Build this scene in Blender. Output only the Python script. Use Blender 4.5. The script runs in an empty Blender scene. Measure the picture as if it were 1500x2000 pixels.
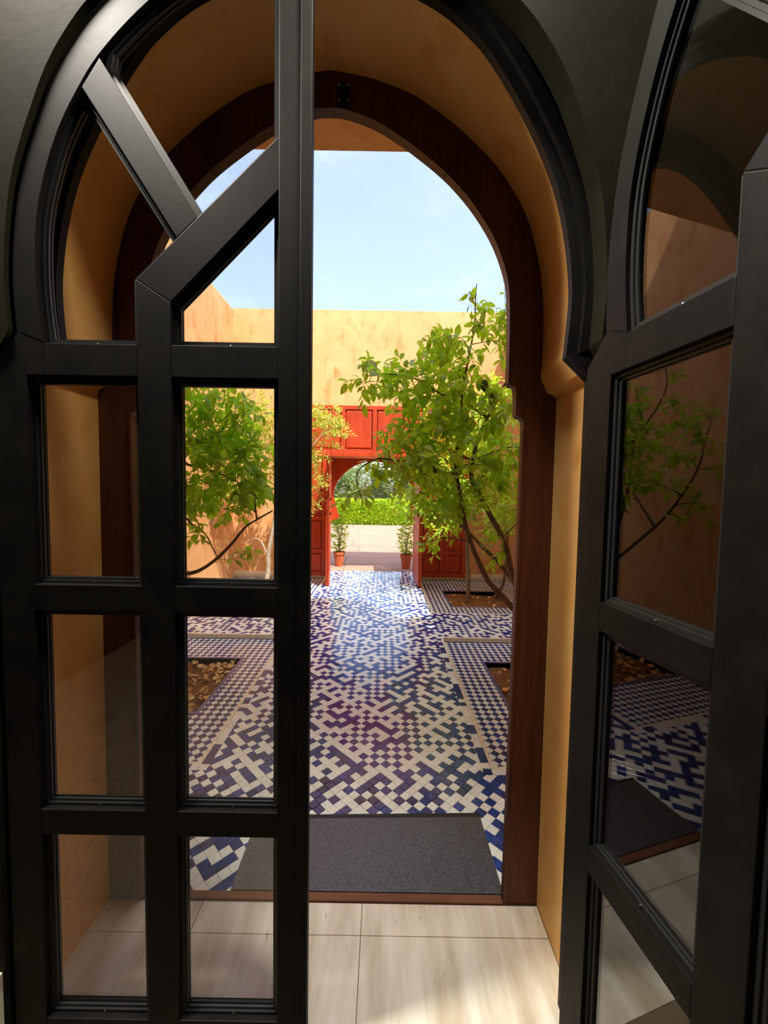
import bpy, bmesh, math, random
from mathutils import Vector, Matrix, noise
random.seed(7)
S = bpy.context.scene
COL = S.collection
PI = math.pi

# ------------------------------------------------------------------ camera
FPX, EYE = 775.0, 1.6
CAM = Matrix.Rotation(math.radians(90 - 3.1), 3, 'X') @ Matrix.Rotation(math.radians(0.95), 3, 'Z')
cd = bpy.data.cameras.new('camera'); cam = bpy.data.objects.new('camera', cd); COL.objects.link(cam)
cam.matrix_world = Matrix.Translation((0, 0, EYE)) @ CAM.to_4x4()
cd.sensor_fit = 'VERTICAL'; cd.sensor_height = 36; cd.lens = 36 * FPX / 2000; cd.clip_start = .02; cd.clip_end = 500
S.camera = cam

def at(u, v, Y):                      # point at depth Y seen at photograph pixel u, v
    d = CAM @ Vector(((u - 750) / FPX, -(v - 1000) / FPX, -1)); return Vector((0, 0, EYE)) + d * (Y / d.y)

# ------------------------------------------------------------------ world
def nd(t, typ, **k):
    n = t.nodes.new(typ)
    for a, b in k.items():
        if a.startswith('i_'):
            n.inputs[a[2:].replace('_', ' ')].default_value = b
        else: setattr(n, a, b)
    return n
def ramp(t, src, stops, interp='LINEAR'):
    r = t.nodes.new('ShaderNodeValToRGB'); r.color_ramp.interpolation = interp
    e = r.color_ramp.elements
    while len(e) < len(stops): e.new(.5)
    for x, (p, c) in zip(e, stops): x.position = p; x.color = (*c, 1) if len(c) == 3 else c
    t.links.new(src, r.inputs[0]); return r.outputs[0]
def mixc(t, f, a, b, blend='MIX'):
    m = t.nodes.new('ShaderNodeMix'); m.data_type = 'RGBA'; m.blend_type = blend
    for s, v in ((m.inputs[0], f), (m.inputs[6], a), (m.inputs[7], b)):
        if hasattr(v, 'links'): t.links.new(v, s)
        elif isinstance(v, (int, float)): s.default_value = v
        else: s.default_value = (*v, 1)
    return m.outputs[2]
def srgb(r, g, b):
    f = lambda c: c / 12.92 if c <= .04045 else ((c + .055) / 1.055) ** 2.4
    return tuple(f(c / 255) for c in (r, g, b))

W = bpy.data.worlds.new('sky'); S.world = W; W.use_nodes = True; t = W.node_tree; t.nodes.clear()
SUN = Vector((-.31, .45, -.87)).normalized()               # the way the sunlight travels
geo = nd(t, 'ShaderNodeTexCoord')
sk = nd(t, 'ShaderNodeTexSky', sky_type='NISHITA', sun_disc=False, dust_density=3.0, air_density=1.0, ozone_density=1.0)
sk.sun_elevation = math.asin(-SUN.z); sk.sun_rotation = math.atan2(-SUN.x, -SUN.y)
tint = nd(t, 'ShaderNodeMix', data_type='RGBA', blend_type='MULTIPLY'); tint.inputs[0].default_value = 1; t.links.new(sk.outputs[0], tint.inputs[6]); tint.inputs[7].default_value = (.98, .96, 1.06, 1)
# thin high cloud: an even veil with faint wisps
mp = nd(t, 'ShaderNodeMapping'); mp.inputs['Scale'].default_value = (2.2, 2.2, 6); t.links.new(geo.outputs['Generated'], mp.inputs[0])
nz = nd(t, 'ShaderNodeTexNoise', i_Scale=2.2, i_Detail=8, i_Roughness=.6, i_Distortion=.4); t.links.new(mp.outputs[0], nz.inputs[0])
cl = ramp(t, nz.outputs[0], [(.40, (.58, .60, .60)), (.55, (.66, .66, .66)), (.75, (1.0, 1.0, 1.0))])
veil = nd(t, 'ShaderNodeMix', data_type='RGBA', blend_type='ADD'); veil.inputs[0].default_value = 1; t.links.new(tint.outputs[2], veil.inputs[6]); t.links.new(cl, veil.inputs[7])
bg = nd(t, 'ShaderNodeBackground', i_Strength=.195); t.links.new(veil.outputs[2], bg.inputs[0])
wo = nd(t, 'ShaderNodeOutputWorld'); t.links.new(bg.outputs[0], wo.inputs[0])

# ------------------------------------------------------------------ sun
sd = bpy.data.lights.new('sun', 'SUN'); sd.energy = 3.6; sd.angle = math.radians(.6); sd.color = (1, .97, .92)
so = bpy.data.objects.new('sun', sd); COL.objects.link(so)
so.rotation_euler = SUN.to_track_quat('-Z', 'Y').to_euler(); so.location = (3, -4, 9)

S.view_settings.view_transform = 'Standard'; S.view_settings.look = 'None'
S.view_settings.exposure = 1.05; S.view_settings.gamma = 1; S.view_settings.use_curve_mapping = False
S.cycles.max_bounces = 10; S.cycles.diffuse_bounces = 7; S.cycles.glossy_bounces = 5; S.cycles.transparent_max_bounces = 12
S.cycles.use_denoising = True; S.cycles.sample_clamp_indirect = 8; S.cycles.caustics_reflective = False

# ------------------------------------------------------------------ materials
MATS = {}
def mat(name, color, rough=.6, spec=.5, metal=0, noise_=None, noise2=None, bump=None, bump_scale=60, stretch=(1, 1, 1), coat=0, coord='Position', rnd=0, trans=None):
    m = bpy.data.materials.new(name); m.use_nodes = True; t = m.node_tree; b = t.nodes['Principled BSDF']
    b.inputs['Roughness'].default_value = rough; b.inputs['Specular IOR Level'].default_value = spec
    b.inputs['Metallic'].default_value = metal; b.inputs['Coat Weight'].default_value = coat; b.inputs['Coat Roughness'].default_value = .08
    if coord == 'Position': src = nd(t, 'ShaderNodeNewGeometry').outputs['Position']
    else: src = nd(t, 'ShaderNodeTexCoord').outputs['Object']
    mp = nd(t, 'ShaderNodeMapping'); mp.inputs['Scale'].default_value = stretch; t.links.new(src, mp.inputs[0])
    c = None
    if noise_:
        sc, col2, lo, hi = noise_
        n = nd(t, 'ShaderNodeTexNoise', i_Scale=sc, i_Detail=7, i_Roughness=.62); t.links.new(mp.outputs[0], n.inputs[0])
        f = ramp(t, n.outputs[0], [(lo, (0, 0, 0)), (hi, (1, 1, 1))]); c = mixc(t, f, color, col2)
    if noise2:
        sc, col3, lo, hi, st = noise2
        mp2 = nd(t, 'ShaderNodeMapping'); mp2.inputs['Scale'].default_value = st; t.links.new(src, mp2.inputs[0])
        n = nd(t, 'ShaderNodeTexNoise', i_Scale=sc, i_Detail=5, i_Roughness=.6); t.links.new(mp2.outputs[0], n.inputs[0])
        f = ramp(t, n.outputs[0], [(lo, (0, 0, 0)), (hi, (1, 1, 1))]); c = mixc(t, f, c if c else color, col3)
    if rnd:
        oi = nd(t, 'ShaderNodeObjectInfo'); hs = nd(t, 'ShaderNodeHueSaturation')
        mr = nd(t, 'ShaderNodeMapRange', i_To_Min=1 - rnd, i_To_Max=1 + rnd); t.links.new(oi.outputs['Random'], mr.inputs[0])
        wn = nd(t, 'ShaderNodeTexNoise', i_Scale=9.0, i_Detail=1); t.links.new(src, wn.inputs[0])
        mr2 = nd(t, 'ShaderNodeMapRange', i_From_Min=.3, i_From_Max=.7, i_To_Min=1 - rnd, i_To_Max=1 + rnd); t.links.new(wn.outputs[0], mr2.inputs[0])
        mu = nd(t, 'ShaderNodeMath', operation='MULTIPLY'); t.links.new(mr.outputs[0], mu.inputs[0]); t.links.new(mr2.outputs[0], mu.inputs[1])
        t.links.new(mu.outputs[0], hs.inputs['Value'])
        if c: t.links.new(c, hs.inputs['Color'])
        else: hs.inputs['Color'].default_value = (*color, 1)
        c = hs.outputs[0]
    if c: t.links.new(c, b.inputs['Base Color'])
    else: b.inputs['Base Color'].default_value = (*color, 1)
    if bump:
        n = nd(t, 'ShaderNodeTexNoise', i_Scale=bump_scale, i_Detail=5, i_Roughness=.6); t.links.new(mp.outputs[0], n.inputs[0])
        bu = nd(t, 'ShaderNodeBump', i_Strength=bump, i_Distance=.004); t.links.new(n.outputs[0], bu.inputs['Height']); t.links.new(bu.outputs[0], b.inputs['Normal'])
    if trans:
        tr = nd(t, 'ShaderNodeBsdfTranslucent'); 
        if c:
            g = mixc(t, 1.0, c, trans, 'MULTIPLY'); t.links.new(g, tr.inputs[0])
        mx = nd(t, 'ShaderNodeMixShader'); mx.inputs[0].default_value = .5
        t.links.new(b.outputs[0], mx.inputs[1]); t.links.new(tr.outputs[0], mx.inputs[2])
        t.links.new(mx.outputs[0], t.nodes['Material Output'].inputs[0])
    MATS[name] = m; return m

mat('ochre', srgb(218, 161, 104), .78, .2, noise_=(2.2, srgb(228, 178, 122), .35, .7), noise2=(6, srgb(198, 134, 74), .52, .74, (1, 1, .45)), bump=.03, bump_scale=9)
mat('reveal', srgb(240, 184, 104), .5, .3, noise_=(4.0, srgb(246, 200, 128), .38, .66), noise2=(9, srgb(216, 152, 74), .55, .8, (1, 1, .7)), bump=.08, bump_scale=9)
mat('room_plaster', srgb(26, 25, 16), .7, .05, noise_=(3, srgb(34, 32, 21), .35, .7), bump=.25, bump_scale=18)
mat('travertine', srgb(248, 242, 224), .34, .4, noise_=(9, srgb(206, 192, 162), .40, .66), noise2=(34, srgb(120, 98, 70), .66, .76, (1, .30, 1)), bump=.12, bump_scale=30, stretch=(1, .16, 1))
mat('darkened_room_floor', srgb(118, 104, 84), .5, .3, noise_=(6, srgb(96, 84, 66), .4, .7))  # unseen room slabs, colour darkened to weaken their reflection in the panes
mat('travertine_pit', srgb(170, 132, 90), .7)
mat('joint', srgb(130, 112, 88), .9)
mat('dark_wood', srgb(98, 52, 30), .5, .35, noise_=(9, srgb(70, 34, 18), .35, .7), noise2=(30, srgb(52, 24, 14), .5, .75, (1.6, 1.6, .1)), bump=.2, bump_scale=30, stretch=(1, 1, .12))
mat('threshold_wood', srgb(128, 84, 58), .6, .3, noise_=(12, srgb(96, 56, 38), .35, .7), stretch=(.2, 1, 1), bump=.2)
mat('gate_wood', srgb(192, 70, 34), .42, .4, noise_=(8, srgb(160, 50, 24), .35, .7), noise2=(26, srgb(140, 42, 18), .55, .8, (1, 1, .12)), stretch=(1, 1, .2), bump=.1)
mat('black_iron', srgb(16, 15, 13), .5, .12, .0, noise_=(10, srgb(26, 24, 20), .4, .75), bump=.06, bump_scale=26)
mat('bead', srgb(34, 35, 34), .38, .5)
mat('steel', srgb(190, 190, 186), .3, .5, 1)
mat('white_tile', srgb(242, 251, 242), .17, .45, noise_=(40, srgb(236, 240, 222), .4, .75), rnd=.05, bump=.05, bump_scale=40)
mat('blue_tile', srgb(30, 60, 134), .15, .45, noise_=(34, srgb(20, 40, 92), .4, .7), rnd=.30, bump=.05, bump_scale=40)
mat('violet_tile', srgb(104, 104, 150), .2, .5, noise_=(30, srgb(84, 84, 128), .4, .7))
mat('grout', srgb(176, 166, 150), .8)
mat('soil', srgb(150, 108, 66), .95, .1, noise_=(14, srgb(104, 70, 42), .35, .7), noise2=(60, srgb(160, 124, 78), .6, .8, (1, 1, 1)), bump=1.0, bump_scale=40)
mat('litter', srgb(250, 216, 140), .6, .3, noise_=(11, srgb(214, 160, 84), .4, .65), rnd=.2)
mat('bark', srgb(128, 108, 86), .85, .2, noise_=(26, srgb(86, 70, 54), .4, .7), bump=.6, bump_scale=60, stretch=(1, 1, .4))
mat('pale_bark', srgb(196, 180, 158), .85, .2, noise_=(26, srgb(150, 132, 110), .4, .7), bump=.5, bump_scale=60)
mat('lemon_leaf', srgb(158, 194, 62), .36, .5, noise_=(5, srgb(184, 210, 84), .4, .65), rnd=.3, trans=(1.5, 1.5, .5))
mat('fine_leaf', srgb(170, 186, 88), .5, .4, noise_=(5, srgb(186, 192, 104), .4, .65), rnd=.2, trans=(1.35, 1.3, .7))
mat('hedge_leaf', srgb(186, 204, 52), .5, .4, noise_=(2, srgb(160, 190, 66), .4, .65), rnd=.2, trans=(1.3, 1.3, .6))
mat('olive_leaf', srgb(116, 134, 84), .6, .3, noise_=(1.2, srgb(140, 156, 96), .4, .65), rnd=.2, trans=(1.2, 1.2, .8))
mat('lemon_fruit', srgb(72, 104, 40), .4)
mat('terracotta', srgb(190, 106, 66), .75, .3, noise_=(12, srgb(164, 84, 50), .4, .7))
mat('path', srgb(176, 140, 116), .8, .2, noise_=(1.6, srgb(166, 128, 106), .35, .7), noise2=(4, srgb(140, 102, 84), .55, .8, (.3, 1.6, 1)), bump=.2, bump_scale=10)
mat('earth', srgb(168, 132, 96), .9, .1, noise_=(2, srgb(140, 108, 76), .4, .7))
mat('mat_fibre', srgb(20, 24, 30), .33, 1.0, noise_=(150, srgb(74, 80, 90), .40, .60), bump=.5, bump_scale=160)
mat('mat_edge', srgb(26, 27, 29), .6)
mat('white_base', srgb(232, 222, 200), .4)
mat('cream_tile', srgb(246, 240, 214), .3, noise_=(60, srgb(216, 204, 168), .45, .6))

g = bpy.data.materials.new('glass'); g.use_nodes = True; t = g.node_tree; t.nodes.clear()
fr = nd(t, 'ShaderNodeFresnel', i_IOR=1.8)
bfn = nd(t, 'ShaderNodeNewGeometry'); irm = nd(t, 'ShaderNodeMapRange', i_To_Min=1.8, i_To_Max=1 / 1.8)   # same reflectance on both faces of a pane
t.links.new(bfn.outputs['Backfacing'], irm.inputs[0]); t.links.new(irm.outputs[0], fr.inputs[0])
tr = nd(t, 'ShaderNodeBsdfTransparent'); tr.inputs[0].default_value = (.99, .993, .99, 1)
gl = nd(t, 'ShaderNodeBsdfGlossy'); gl.inputs['Roughness'].default_value = .0
mx = nd(t, 'ShaderNodeMixShader'); t.links.new(fr.outputs[0], mx.inputs[0]); t.links.new(tr.outputs[0], mx.inputs[1]); t.links.new(gl.outputs[0], mx.inputs[2])
# dust on the panes: sparse specks of scattering dirt
geo = nd(t, 'ShaderNodeNewGeometry'); vn = nd(t, 'ShaderNodeTexNoise', i_Scale=260.0, i_Detail=2); t.links.new(geo.outputs['Position'], vn.inputs[0])
sp = ramp(t, vn.outputs[0], [(.80, (0, 0, 0)), (.84, (.4, .4, .4))])
df = nd(t, 'ShaderNodeBsdfDiffuse'); df.inputs[0].default_value = (.7, .7, .68, 1)
mx2 = nd(t, 'ShaderNodeMixShader'); t.links.new(sp, mx2.inputs[0]); t.links.new(mx.outputs[0], mx2.inputs[1]); t.links.new(df.outputs[0], mx2.inputs[2])
ou = nd(t, 'ShaderNodeOutputMaterial'); t.links.new(mx2.outputs[0], ou.inputs[0]); MATS['glass'] = g

# ------------------------------------------------------------------ helpers
def tag(o, label=None, cat=None, group=None, kind=None):
    if label: o['label'] = label
    if cat: o['category'] = cat
    if group: o['group'] = group
    if kind: o['kind'] = kind
    return o
def empty(name, loc=(0, 0, 0), rz=0, **k):
    o = bpy.data.objects.new(name, None); COL.objects.link(o); o.location = loc; o.rotation_euler = (0, 0, rz); o.empty_display_size = .1
    return tag(o, **k)
def link(name, me, parent=None, **k):
    o = bpy.data.objects.new(name, me); COL.objects.link(o)
    if parent: o.parent = parent
    return tag(o, **k)
class MB:
    def __init__(s): s.v = []; s.f = []; s.m = []
    def add(s, vs, fs, mi=0):
        n = len(s.v); s.v += [tuple(v) for v in vs]; s.f += [tuple(i + n for i in f) for f in fs]; s.m += [mi] * len(fs)
    def box(s, a, b, mi=0):
        (x0, y0, z0), (x1, y1, z1) = a, b
        s.add([(x0, y0, z0), (x1, y0, z0), (x1, y1, z0), (x0, y1, z0), (x0, y0, z1), (x1, y0, z1), (x1, y1, z1), (x0, y1, z1)],
              [(0, 3, 2, 1), (4, 5, 6, 7), (0, 1, 5, 4), (1, 2, 6, 5), (2, 3, 7, 6), (3, 0, 4, 7)], mi)
    def prism(s, pts, y0, y1, mi=0):                    # outline in x, z pushed from y0 to y1
        n = len(pts); ar = sum(pts[i][0] * pts[(i + 1) % n][1] - pts[(i + 1) % n][0] * pts[i][1] for i in range(n))
        if ar < 0: pts = pts[::-1]
        vs = [(x, y0, z) for x, z in pts] + [(x, y1, z) for x, z in pts]
        s.add(vs, [tuple(range(n)), tuple(range(2 * n - 1, n - 1, -1))] + [(i, i + n, (i + 1) % n + n, (i + 1) % n) for i in range(n)], mi)
    def slab(s, pts, z0, z1, mi=0):                     # outline in x, y pushed from z0 to z1
        n = len(pts); ar = sum(pts[i][0] * pts[(i + 1) % n][1] - pts[(i + 1) % n][0] * pts[i][1] for i in range(n))
        if ar < 0: pts = pts[::-1]
        vs = [(x, y, z1) for x, y in pts] + [(x, y, z0) for x, y in pts]
        s.add(vs, [tuple(range(n)), tuple(range(2 * n - 1, n - 1, -1))] + [(i, i + n, (i + 1) % n + n, (i + 1) % n) for i in range(n)], mi)
    def band(s, A, B, y0, y1, mi=0):                    # strip between outlines A and B, with thickness
        n = len(A); vs = []
        for (x, z) in A: vs += [(x, y0, z), (x, y1, z)]
        for (x, z) in B: vs += [(x, y0, z), (x, y1, z)]
        o = 2 * n; fs = []
        for i in range(n - 1):
            a, b = 2 * i, 2 * i + 2; c, d = o + a, o + b
            fs += [(a, b, d, c), (a + 1, c + 1, d + 1, b + 1), (a, a + 1, b + 1, b), (c, d, d + 1, c + 1)]
        fs += [(0, o, o + 1, 1), (2 * n - 2, 2 * n - 1, o + 2 * n - 1, o + 2 * n - 2)]
        s.add(vs, fs, mi)
    def tube(s, pts, rad, k=7, mi=0):
        P = [Vector(p) for p in pts]; n = len(P); base = len(s.v); up = Vector((.31, .17, .93))
        for i, p in enumerate(P):
            d = (P[min(i + 1, n - 1)] - P[max(i - 1, 0)]).normalized()
            a = d.cross(up)
            if a.length < .05: a = d.cross(Vector((1, 0, 0)))
            a.normalize(); b = d.cross(a)
            for j in range(k):
                q = 2 * PI * j / k; s.v.append(tuple(p + (a * math.cos(q) + b * math.sin(q)) * rad[i]))
        for i in range(n - 1):
            for j in range(k):
                s.f.append((base + i * k + j, base + i * k + (j + 1) % k, base + (i + 1) * k + (j + 1) % k, base + (i + 1) * k + j)); s.m.append(mi)
        s.f.append(tuple(base + j for j in range(k))[::-1]); s.m.append(mi)
        s.f.append(tuple(base + (n - 1) * k + j for j in range(k))); s.m.append(mi)
    def lathe(s, prof, k=20, c=(0, 0, 0), mi=0):
        base = len(s.v); n = len(prof)
        for r, z in prof:
            for j in range(k): s.v.append((c[0] + r * math.cos(2 * PI * j / k), c[1] + r * math.sin(2 * PI * j / k), c[2] + z))
        for i in range(n - 1):
            for j in range(k):
                s.f.append((base + i * k + j, base + i * k + (j + 1) % k, base + (i + 1) * k + (j + 1) % k, base + (i + 1) * k + j)); s.m.append(mi)
    def mesh(s, name, mats, smooth=None, fix=False):
        me = bpy.data.meshes.new(name); me.from_pydata(s.v, [], s.f)
        for m in (mats if isinstance(mats, (list, tuple)) else [mats]): me.materials.append(MATS[m])
        me.polygons.foreach_set('material_index', s.m)
        if fix:
            bm = bmesh.new(); bm.from_mesh(me); bmesh.ops.recalc_face_normals(bm, faces=bm.faces); bm.to_mesh(me); bm.free()
        if smooth is not None:
            me.polygons.foreach_set('use_smooth', [True] * len(me.polygons)); me.set_sharp_from_angle(angle=math.radians(smooth))
        me.update(); return me
    def build(s, name, mats, parent=None, smooth=None, fix=False, bevel=0, **k):
        me = s.mesh(name, mats, smooth, fix)
        if bevel:
            bm = bmesh.new(); bm.from_mesh(me)
            ed = [e for e in bm.edges if len(e.link_faces) == 2 and e.calc_face_angle(0) > .6]
            bmesh.ops.bevel(bm, geom=ed, offset=bevel, segments=2, profile=.6, affect='EDGES', clamp_overlap=True)
            bm.to_mesh(me); bm.free()
        return link(name, me, parent, **k)

def catmull(pts, n=5):
    out = []; P = [pts[0]] + list(pts) + [pts[-1]]
    for i in range(1, len(P) - 2):
        p0, p1, p2, p3 = P[i - 1:i + 3]
        for j in range(n):
            u = j / n
            out.append(tuple(.5 * (2 * b + (c - a) * u + (2 * a - 5 * b + 4 * c - d) * u * u + (-a + 3 * b - 3 * c + d) * u ** 3) for a, b, c, d in zip(p0, p1, p2, p3)))
    out.append(tuple(pts[-1])); return out
def inset(poly, d):                                     # move every side of an outline inwards
    n = len(poly); ar = sum(poly[i][0] * poly[(i + 1) % n][1] - poly[(i + 1) % n][0] * poly[i][1] for i in range(n))
    P = poly if ar > 0 else poly[::-1]; L = []
    for i in range(n):
        a, b = Vector(P[i]), Vector(P[(i + 1) % n]); u = (b - a).normalized(); nn = Vector((-u.y, u.x)); L.append((a + nn * d, u))
    out = []
    for i in range(n):
        (p, u), (q, w) = L[i - 1], L[i]; den = u.x * w.y - u.y * w.x
        if abs(den) < .03: out.append(tuple(q)); continue
        k = ((q.x - p.x) * w.y - (q.y - p.y) * w.x) / den; out.append(tuple(p + u * k))
    return out, P

# ------------------------------------------------------------------ arch outlines: (half width, height), crown first
CX = -.213
PLASTER = catmull([(0, 3.056), (.104, 3.040), (.186, 3.019), (.299, 2.975), (.41, 2.904), (.5, 2.832), (.59, 2.745), (.665, 2.643), (.712, 2.549), (.745, 2.438), (.767, 2.318), (.774, 2.2), (.775, 2.08), (.771, 2.03)]) \
    + [(.774, 2.01), (.786, 1.985), (.797, 1.962), (.815, 1.955), (.828, 1.945), (.832, 1.925)]
PL_FOOT = (.832, 0)
WOOD_IN = catmull([(0, 2.932), (.055, 2.927), (.159, 2.892), (.252, 2.839), (.329, 2.786), (.392, 2.738), (.445, 2.69), (.511, 2.617), (.575, 2.525), (.616, 2.44), (.643, 2.352), (.652, 2.25), (.655, 2.12), (.655, 2.0)])
RING_IN = catmull([(0, 3.02), (.1, 3.008), (.22, 2.965), (.34, 2.905), (.432, 2.831), (.486, 2.768), (.54, 2.688), (.589, 2.606), (.634, 2.518), (.672, 2.423), (.70, 2.311), (.716, 2.197), (.7176, 2.111), (.708, 1.982)])
LEAF_OUT = catmull([(0, 3.07), (.15, 3.045), (.3, 2.985), (.42, 2.91), (.527, 2.82), (.592, 2.743), (.648, 2.652), (.689, 2.554), (.723, 2.461), (.749, 2.367), (.766, 2.25), (.7725, 2.144), (.770, 2.06), (.766, 1.999)])
LEAF_OPEN = catmull([(0, 2.985), (.08, 2.975), (.2, 2.94), (.34, 2.87), (.438, 2.795), (.534, 2.695), (.592, 2.61), (.645, 2.51), (.682, 2.405), (.706, 2.30), (.713, 2.19), (.71, 2.08), (.698, 1.973)])
def both(curve, foot=None, cx=CX):
    r = [(cx + h, z) for h, z in curve]; l = [(cx - h, z) for h, z in curve[1:]][::-1]
    if foot: r = r + [(cx + foot[0], foot[1])]; l = [(cx - foot[0], foot[1])] + l
    return l + r                                        # left foot ... crown ... right foot

# ================================================================== SETTING: the room
def wall_with_hole(name, hole, x0, x1, top, y0, y1, m, **k):
    b = MB(); n = len(hole)
    # fan the face into strips: every hole point is joined to a matching point on the outer outline
    outer = []
    for i, (x, z) in enumerate(hole):
        if i == 0: outer.append((x0, z))
        elif i == n - 1: outer.append((x1, z))
        elif z < 2.5 and x < CX: outer.append((x0, z if z < 2.4 else 2.4))
        elif z < 2.5: outer.append((x1, z if z < 2.4 else 2.4))
        else:
            outer.append((x0 + (x1 - x0) * (x - (CX - .72)) / 1.44, top))
    b.band(hole, outer, y0, y1)
    # corner fills
    iL = max(i for i in range(n) if hole[i][1] < 2.5 and hole[i][0] < CX); iR = min(i for i in range(n) if hole[i][1] < 2.5 and hole[i][0] > CX)
    for i, j, xc in ((iL, iL + 1, x0), (iR, iR - 1, x1)):
        p, q = outer[i], outer[j]
        b.prism([p, q, (xc, top)], y0, y1)
    return b.build(name, m, smooth=40, fix=True, **k)

LEAFHOLE = [(h + .006, z + .004) for h, z in LEAF_OUT] + [(.79, 1.968), (.812, 1.955), (.84, 1.93)]
hole = both(LEAFHOLE, (.842, 0))
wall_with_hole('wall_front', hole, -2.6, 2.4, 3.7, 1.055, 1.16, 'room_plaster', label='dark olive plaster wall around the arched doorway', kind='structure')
wall_with_hole('wall_outer', both(PLASTER, PL_FOOT), -2.98, 2.56, 4.2, 1.16, 1.50, 'reveal', label='thick ochre plaster archway reveal between the room and the courtyard', kind='structure')
b = MB(); b.box((-3.06, 1.16, 4.2), (2.62, 1.50, 8.3)); b.build('wall_parapet', 'ochre', label='ochre upper wall of the house above the arch', kind='structure')
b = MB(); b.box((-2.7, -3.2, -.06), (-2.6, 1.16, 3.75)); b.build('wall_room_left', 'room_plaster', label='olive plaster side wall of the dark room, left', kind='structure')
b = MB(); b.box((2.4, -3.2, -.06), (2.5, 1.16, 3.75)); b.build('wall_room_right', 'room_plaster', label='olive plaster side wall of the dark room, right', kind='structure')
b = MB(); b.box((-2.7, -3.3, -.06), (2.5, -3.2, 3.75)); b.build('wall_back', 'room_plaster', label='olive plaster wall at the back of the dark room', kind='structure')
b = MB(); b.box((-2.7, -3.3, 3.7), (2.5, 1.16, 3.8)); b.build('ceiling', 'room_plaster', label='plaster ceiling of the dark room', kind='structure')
for nm, x0, x1 in (('baseboard_left', -2.6, -1.062), ('baseboard_right', .64, 2.4)):
    b = MB(); b.box((x0, 1.035, 0), (x1, 1.0555, .215)); b.build(nm, 'travertine', bevel=.003, label='travertine skirting at the foot of the room wall, %s of the doorway' % nm[10:], kind='structure')
# travertine floor
b = MB(); b.box((-2.7, -3.3, -.08), (2.5, 1.46, -.006)); fl = b.build('floor', 'joint', label='travertine slab floor of the doorway and room', kind='structure')
xs = [-2.6, -1.905, -1.29, -.675, -.059, .6185, 1.172, 1.787, 2.4]
ys = [1.4555, 1.343, 1.056, .73, .115, -.5, -1.115, -1.73, -2.345, -3.2]
for j in range(len(ys) - 1):
    for i in range(len(xs) - 1):
        x0, x1, y1, y0 = xs[i] + .0012, xs[i + 1] - .0012, ys[j] - .0012, ys[j + 1] + .0012
        if y1 > 1.06:
            x0, x1 = max(x0, -1.0445), min(x1, .6185)
            if x1 - x0 < .02: continue
        b = MB(); b.box((x0, y0, -.03), (x1, y1, 0)); b.build('slab', 'travertine' if y1 > 1.1 else 'darkened_room_floor', fl, bevel=.0012)

for lx, ly, pw_, lb in ((-1.25, .80, 62, 'added fill lamp, out of view above the closed door leaf'), (.12, .80, 27, 'added fill lamp, out of view above the open half of the doorway')):  # two lamps added out of view to brighten the sill and reveal
    cl_ = empty('added_fill_lamp', (lx, ly, 3.7), label=lb, cat='lamp')
    b = MB(); b.lathe([(.001, -.03), (.11, -.03), (.122, -.02), (.122, 0), (.001, 0)], 28); b.build('fill_lamp_housing', 'white_base', cl_, smooth=40)
    ld = bpy.data.lights.new('added_fill_light', 'AREA'); ld.shape = 'DISK'; ld.size = .22; ld.energy = pw_; ld.color = (1, .93, .82)
    lo = bpy.data.objects.new('light', ld); COL.objects.link(lo); lo.parent = cl_; lo.location = (0, 0, -.035)

# ================================================================== wooden arch frame at the courtyard side
wf = empty('arched_door_frame', (CX, 1.48, 0), label='dark brown wooden horseshoe arch frame set in the ochre reveal', cat='door frame')
def polar(curve, c=2.05):
    T = [(math.atan2(h, z - c), math.hypot(h, z - c)) for h, z in curve]
    def f(a):
        for (a0, r0), (a1, r1) in zip(T, T[1:]):
            if a0 <= a <= a1: return r0 + (r1 - r0) * (a - a0) / (a1 - a0 + 1e-9)
        return T[-1][1] if a > T[-1][0] else T[0][1]
    return f
fi, fo = polar(WOOD_IN), polar(PLASTER)
def arc(a0, a1, s=1, n=22, c=2.05):
    A, B = [], []
    for i in range(n + 1):
        a = a0 + (a1 - a0) * i / n; ri, ro = fi(abs(a)), fo(abs(a)) + .004
        A.append((math.sin(a) * ri, c + math.cos(a) * ri)); B.append((math.sin(a) * ro, c + math.cos(a) * ro))
    return A, B
J = math.radians(31.5); E1 = math.radians(90)
for a0, a1, n in ((-J, J, 30), (J + .004, E1, 22), (-E1, -J - .004, 22)):
    A, B = arc(a0, a1, n=n); b = MB(); b.band(A, B, -.02, .004); b.build('arch_segment', 'dark_wood', wf, smooth=40, fix=True)
A, B = arc(-E1, E1, n=70); b = MB(); b.band(A, B, .0038, .02); b.build('backing', 'dark_wood', wf, smooth=40, fix=True)
for s in (1, -1):
    P = [(s * h, z) for h, z in [(.655, 2.049), (.655, 2.0), (.662, 1.99), (.679, 1.986), (.684, 1.96), (.687, 1.8825), (.692, 1.876), (.707, 1.872), (.716, 1.86), (.717, 1.83), (.705, .0), (.835, 0), (.835, 1.925), (.828, 1.948), (.797, 1.966), (.776, 2.01), (.776, 2.049)]]
    b = MB(); b.prism(P, -.02, .02); b.build('jamb', 'dark_wood', wf, fix=True)
    b = MB(); b.band([(s * .700, .0), (s * .7115, 1.83)], [(s * .710, .0), (s * .7215, 1.83)], -.026, -.0195)
    b.build('edge_bead', 'dark_wood', wf, fix=True)
b = MB(); b.box((.026, -.027, 2.937), (.072, -.0195, 3.01))
cp = b.build('catch_plate', 'black_iron', wf, bevel=.002)
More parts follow.
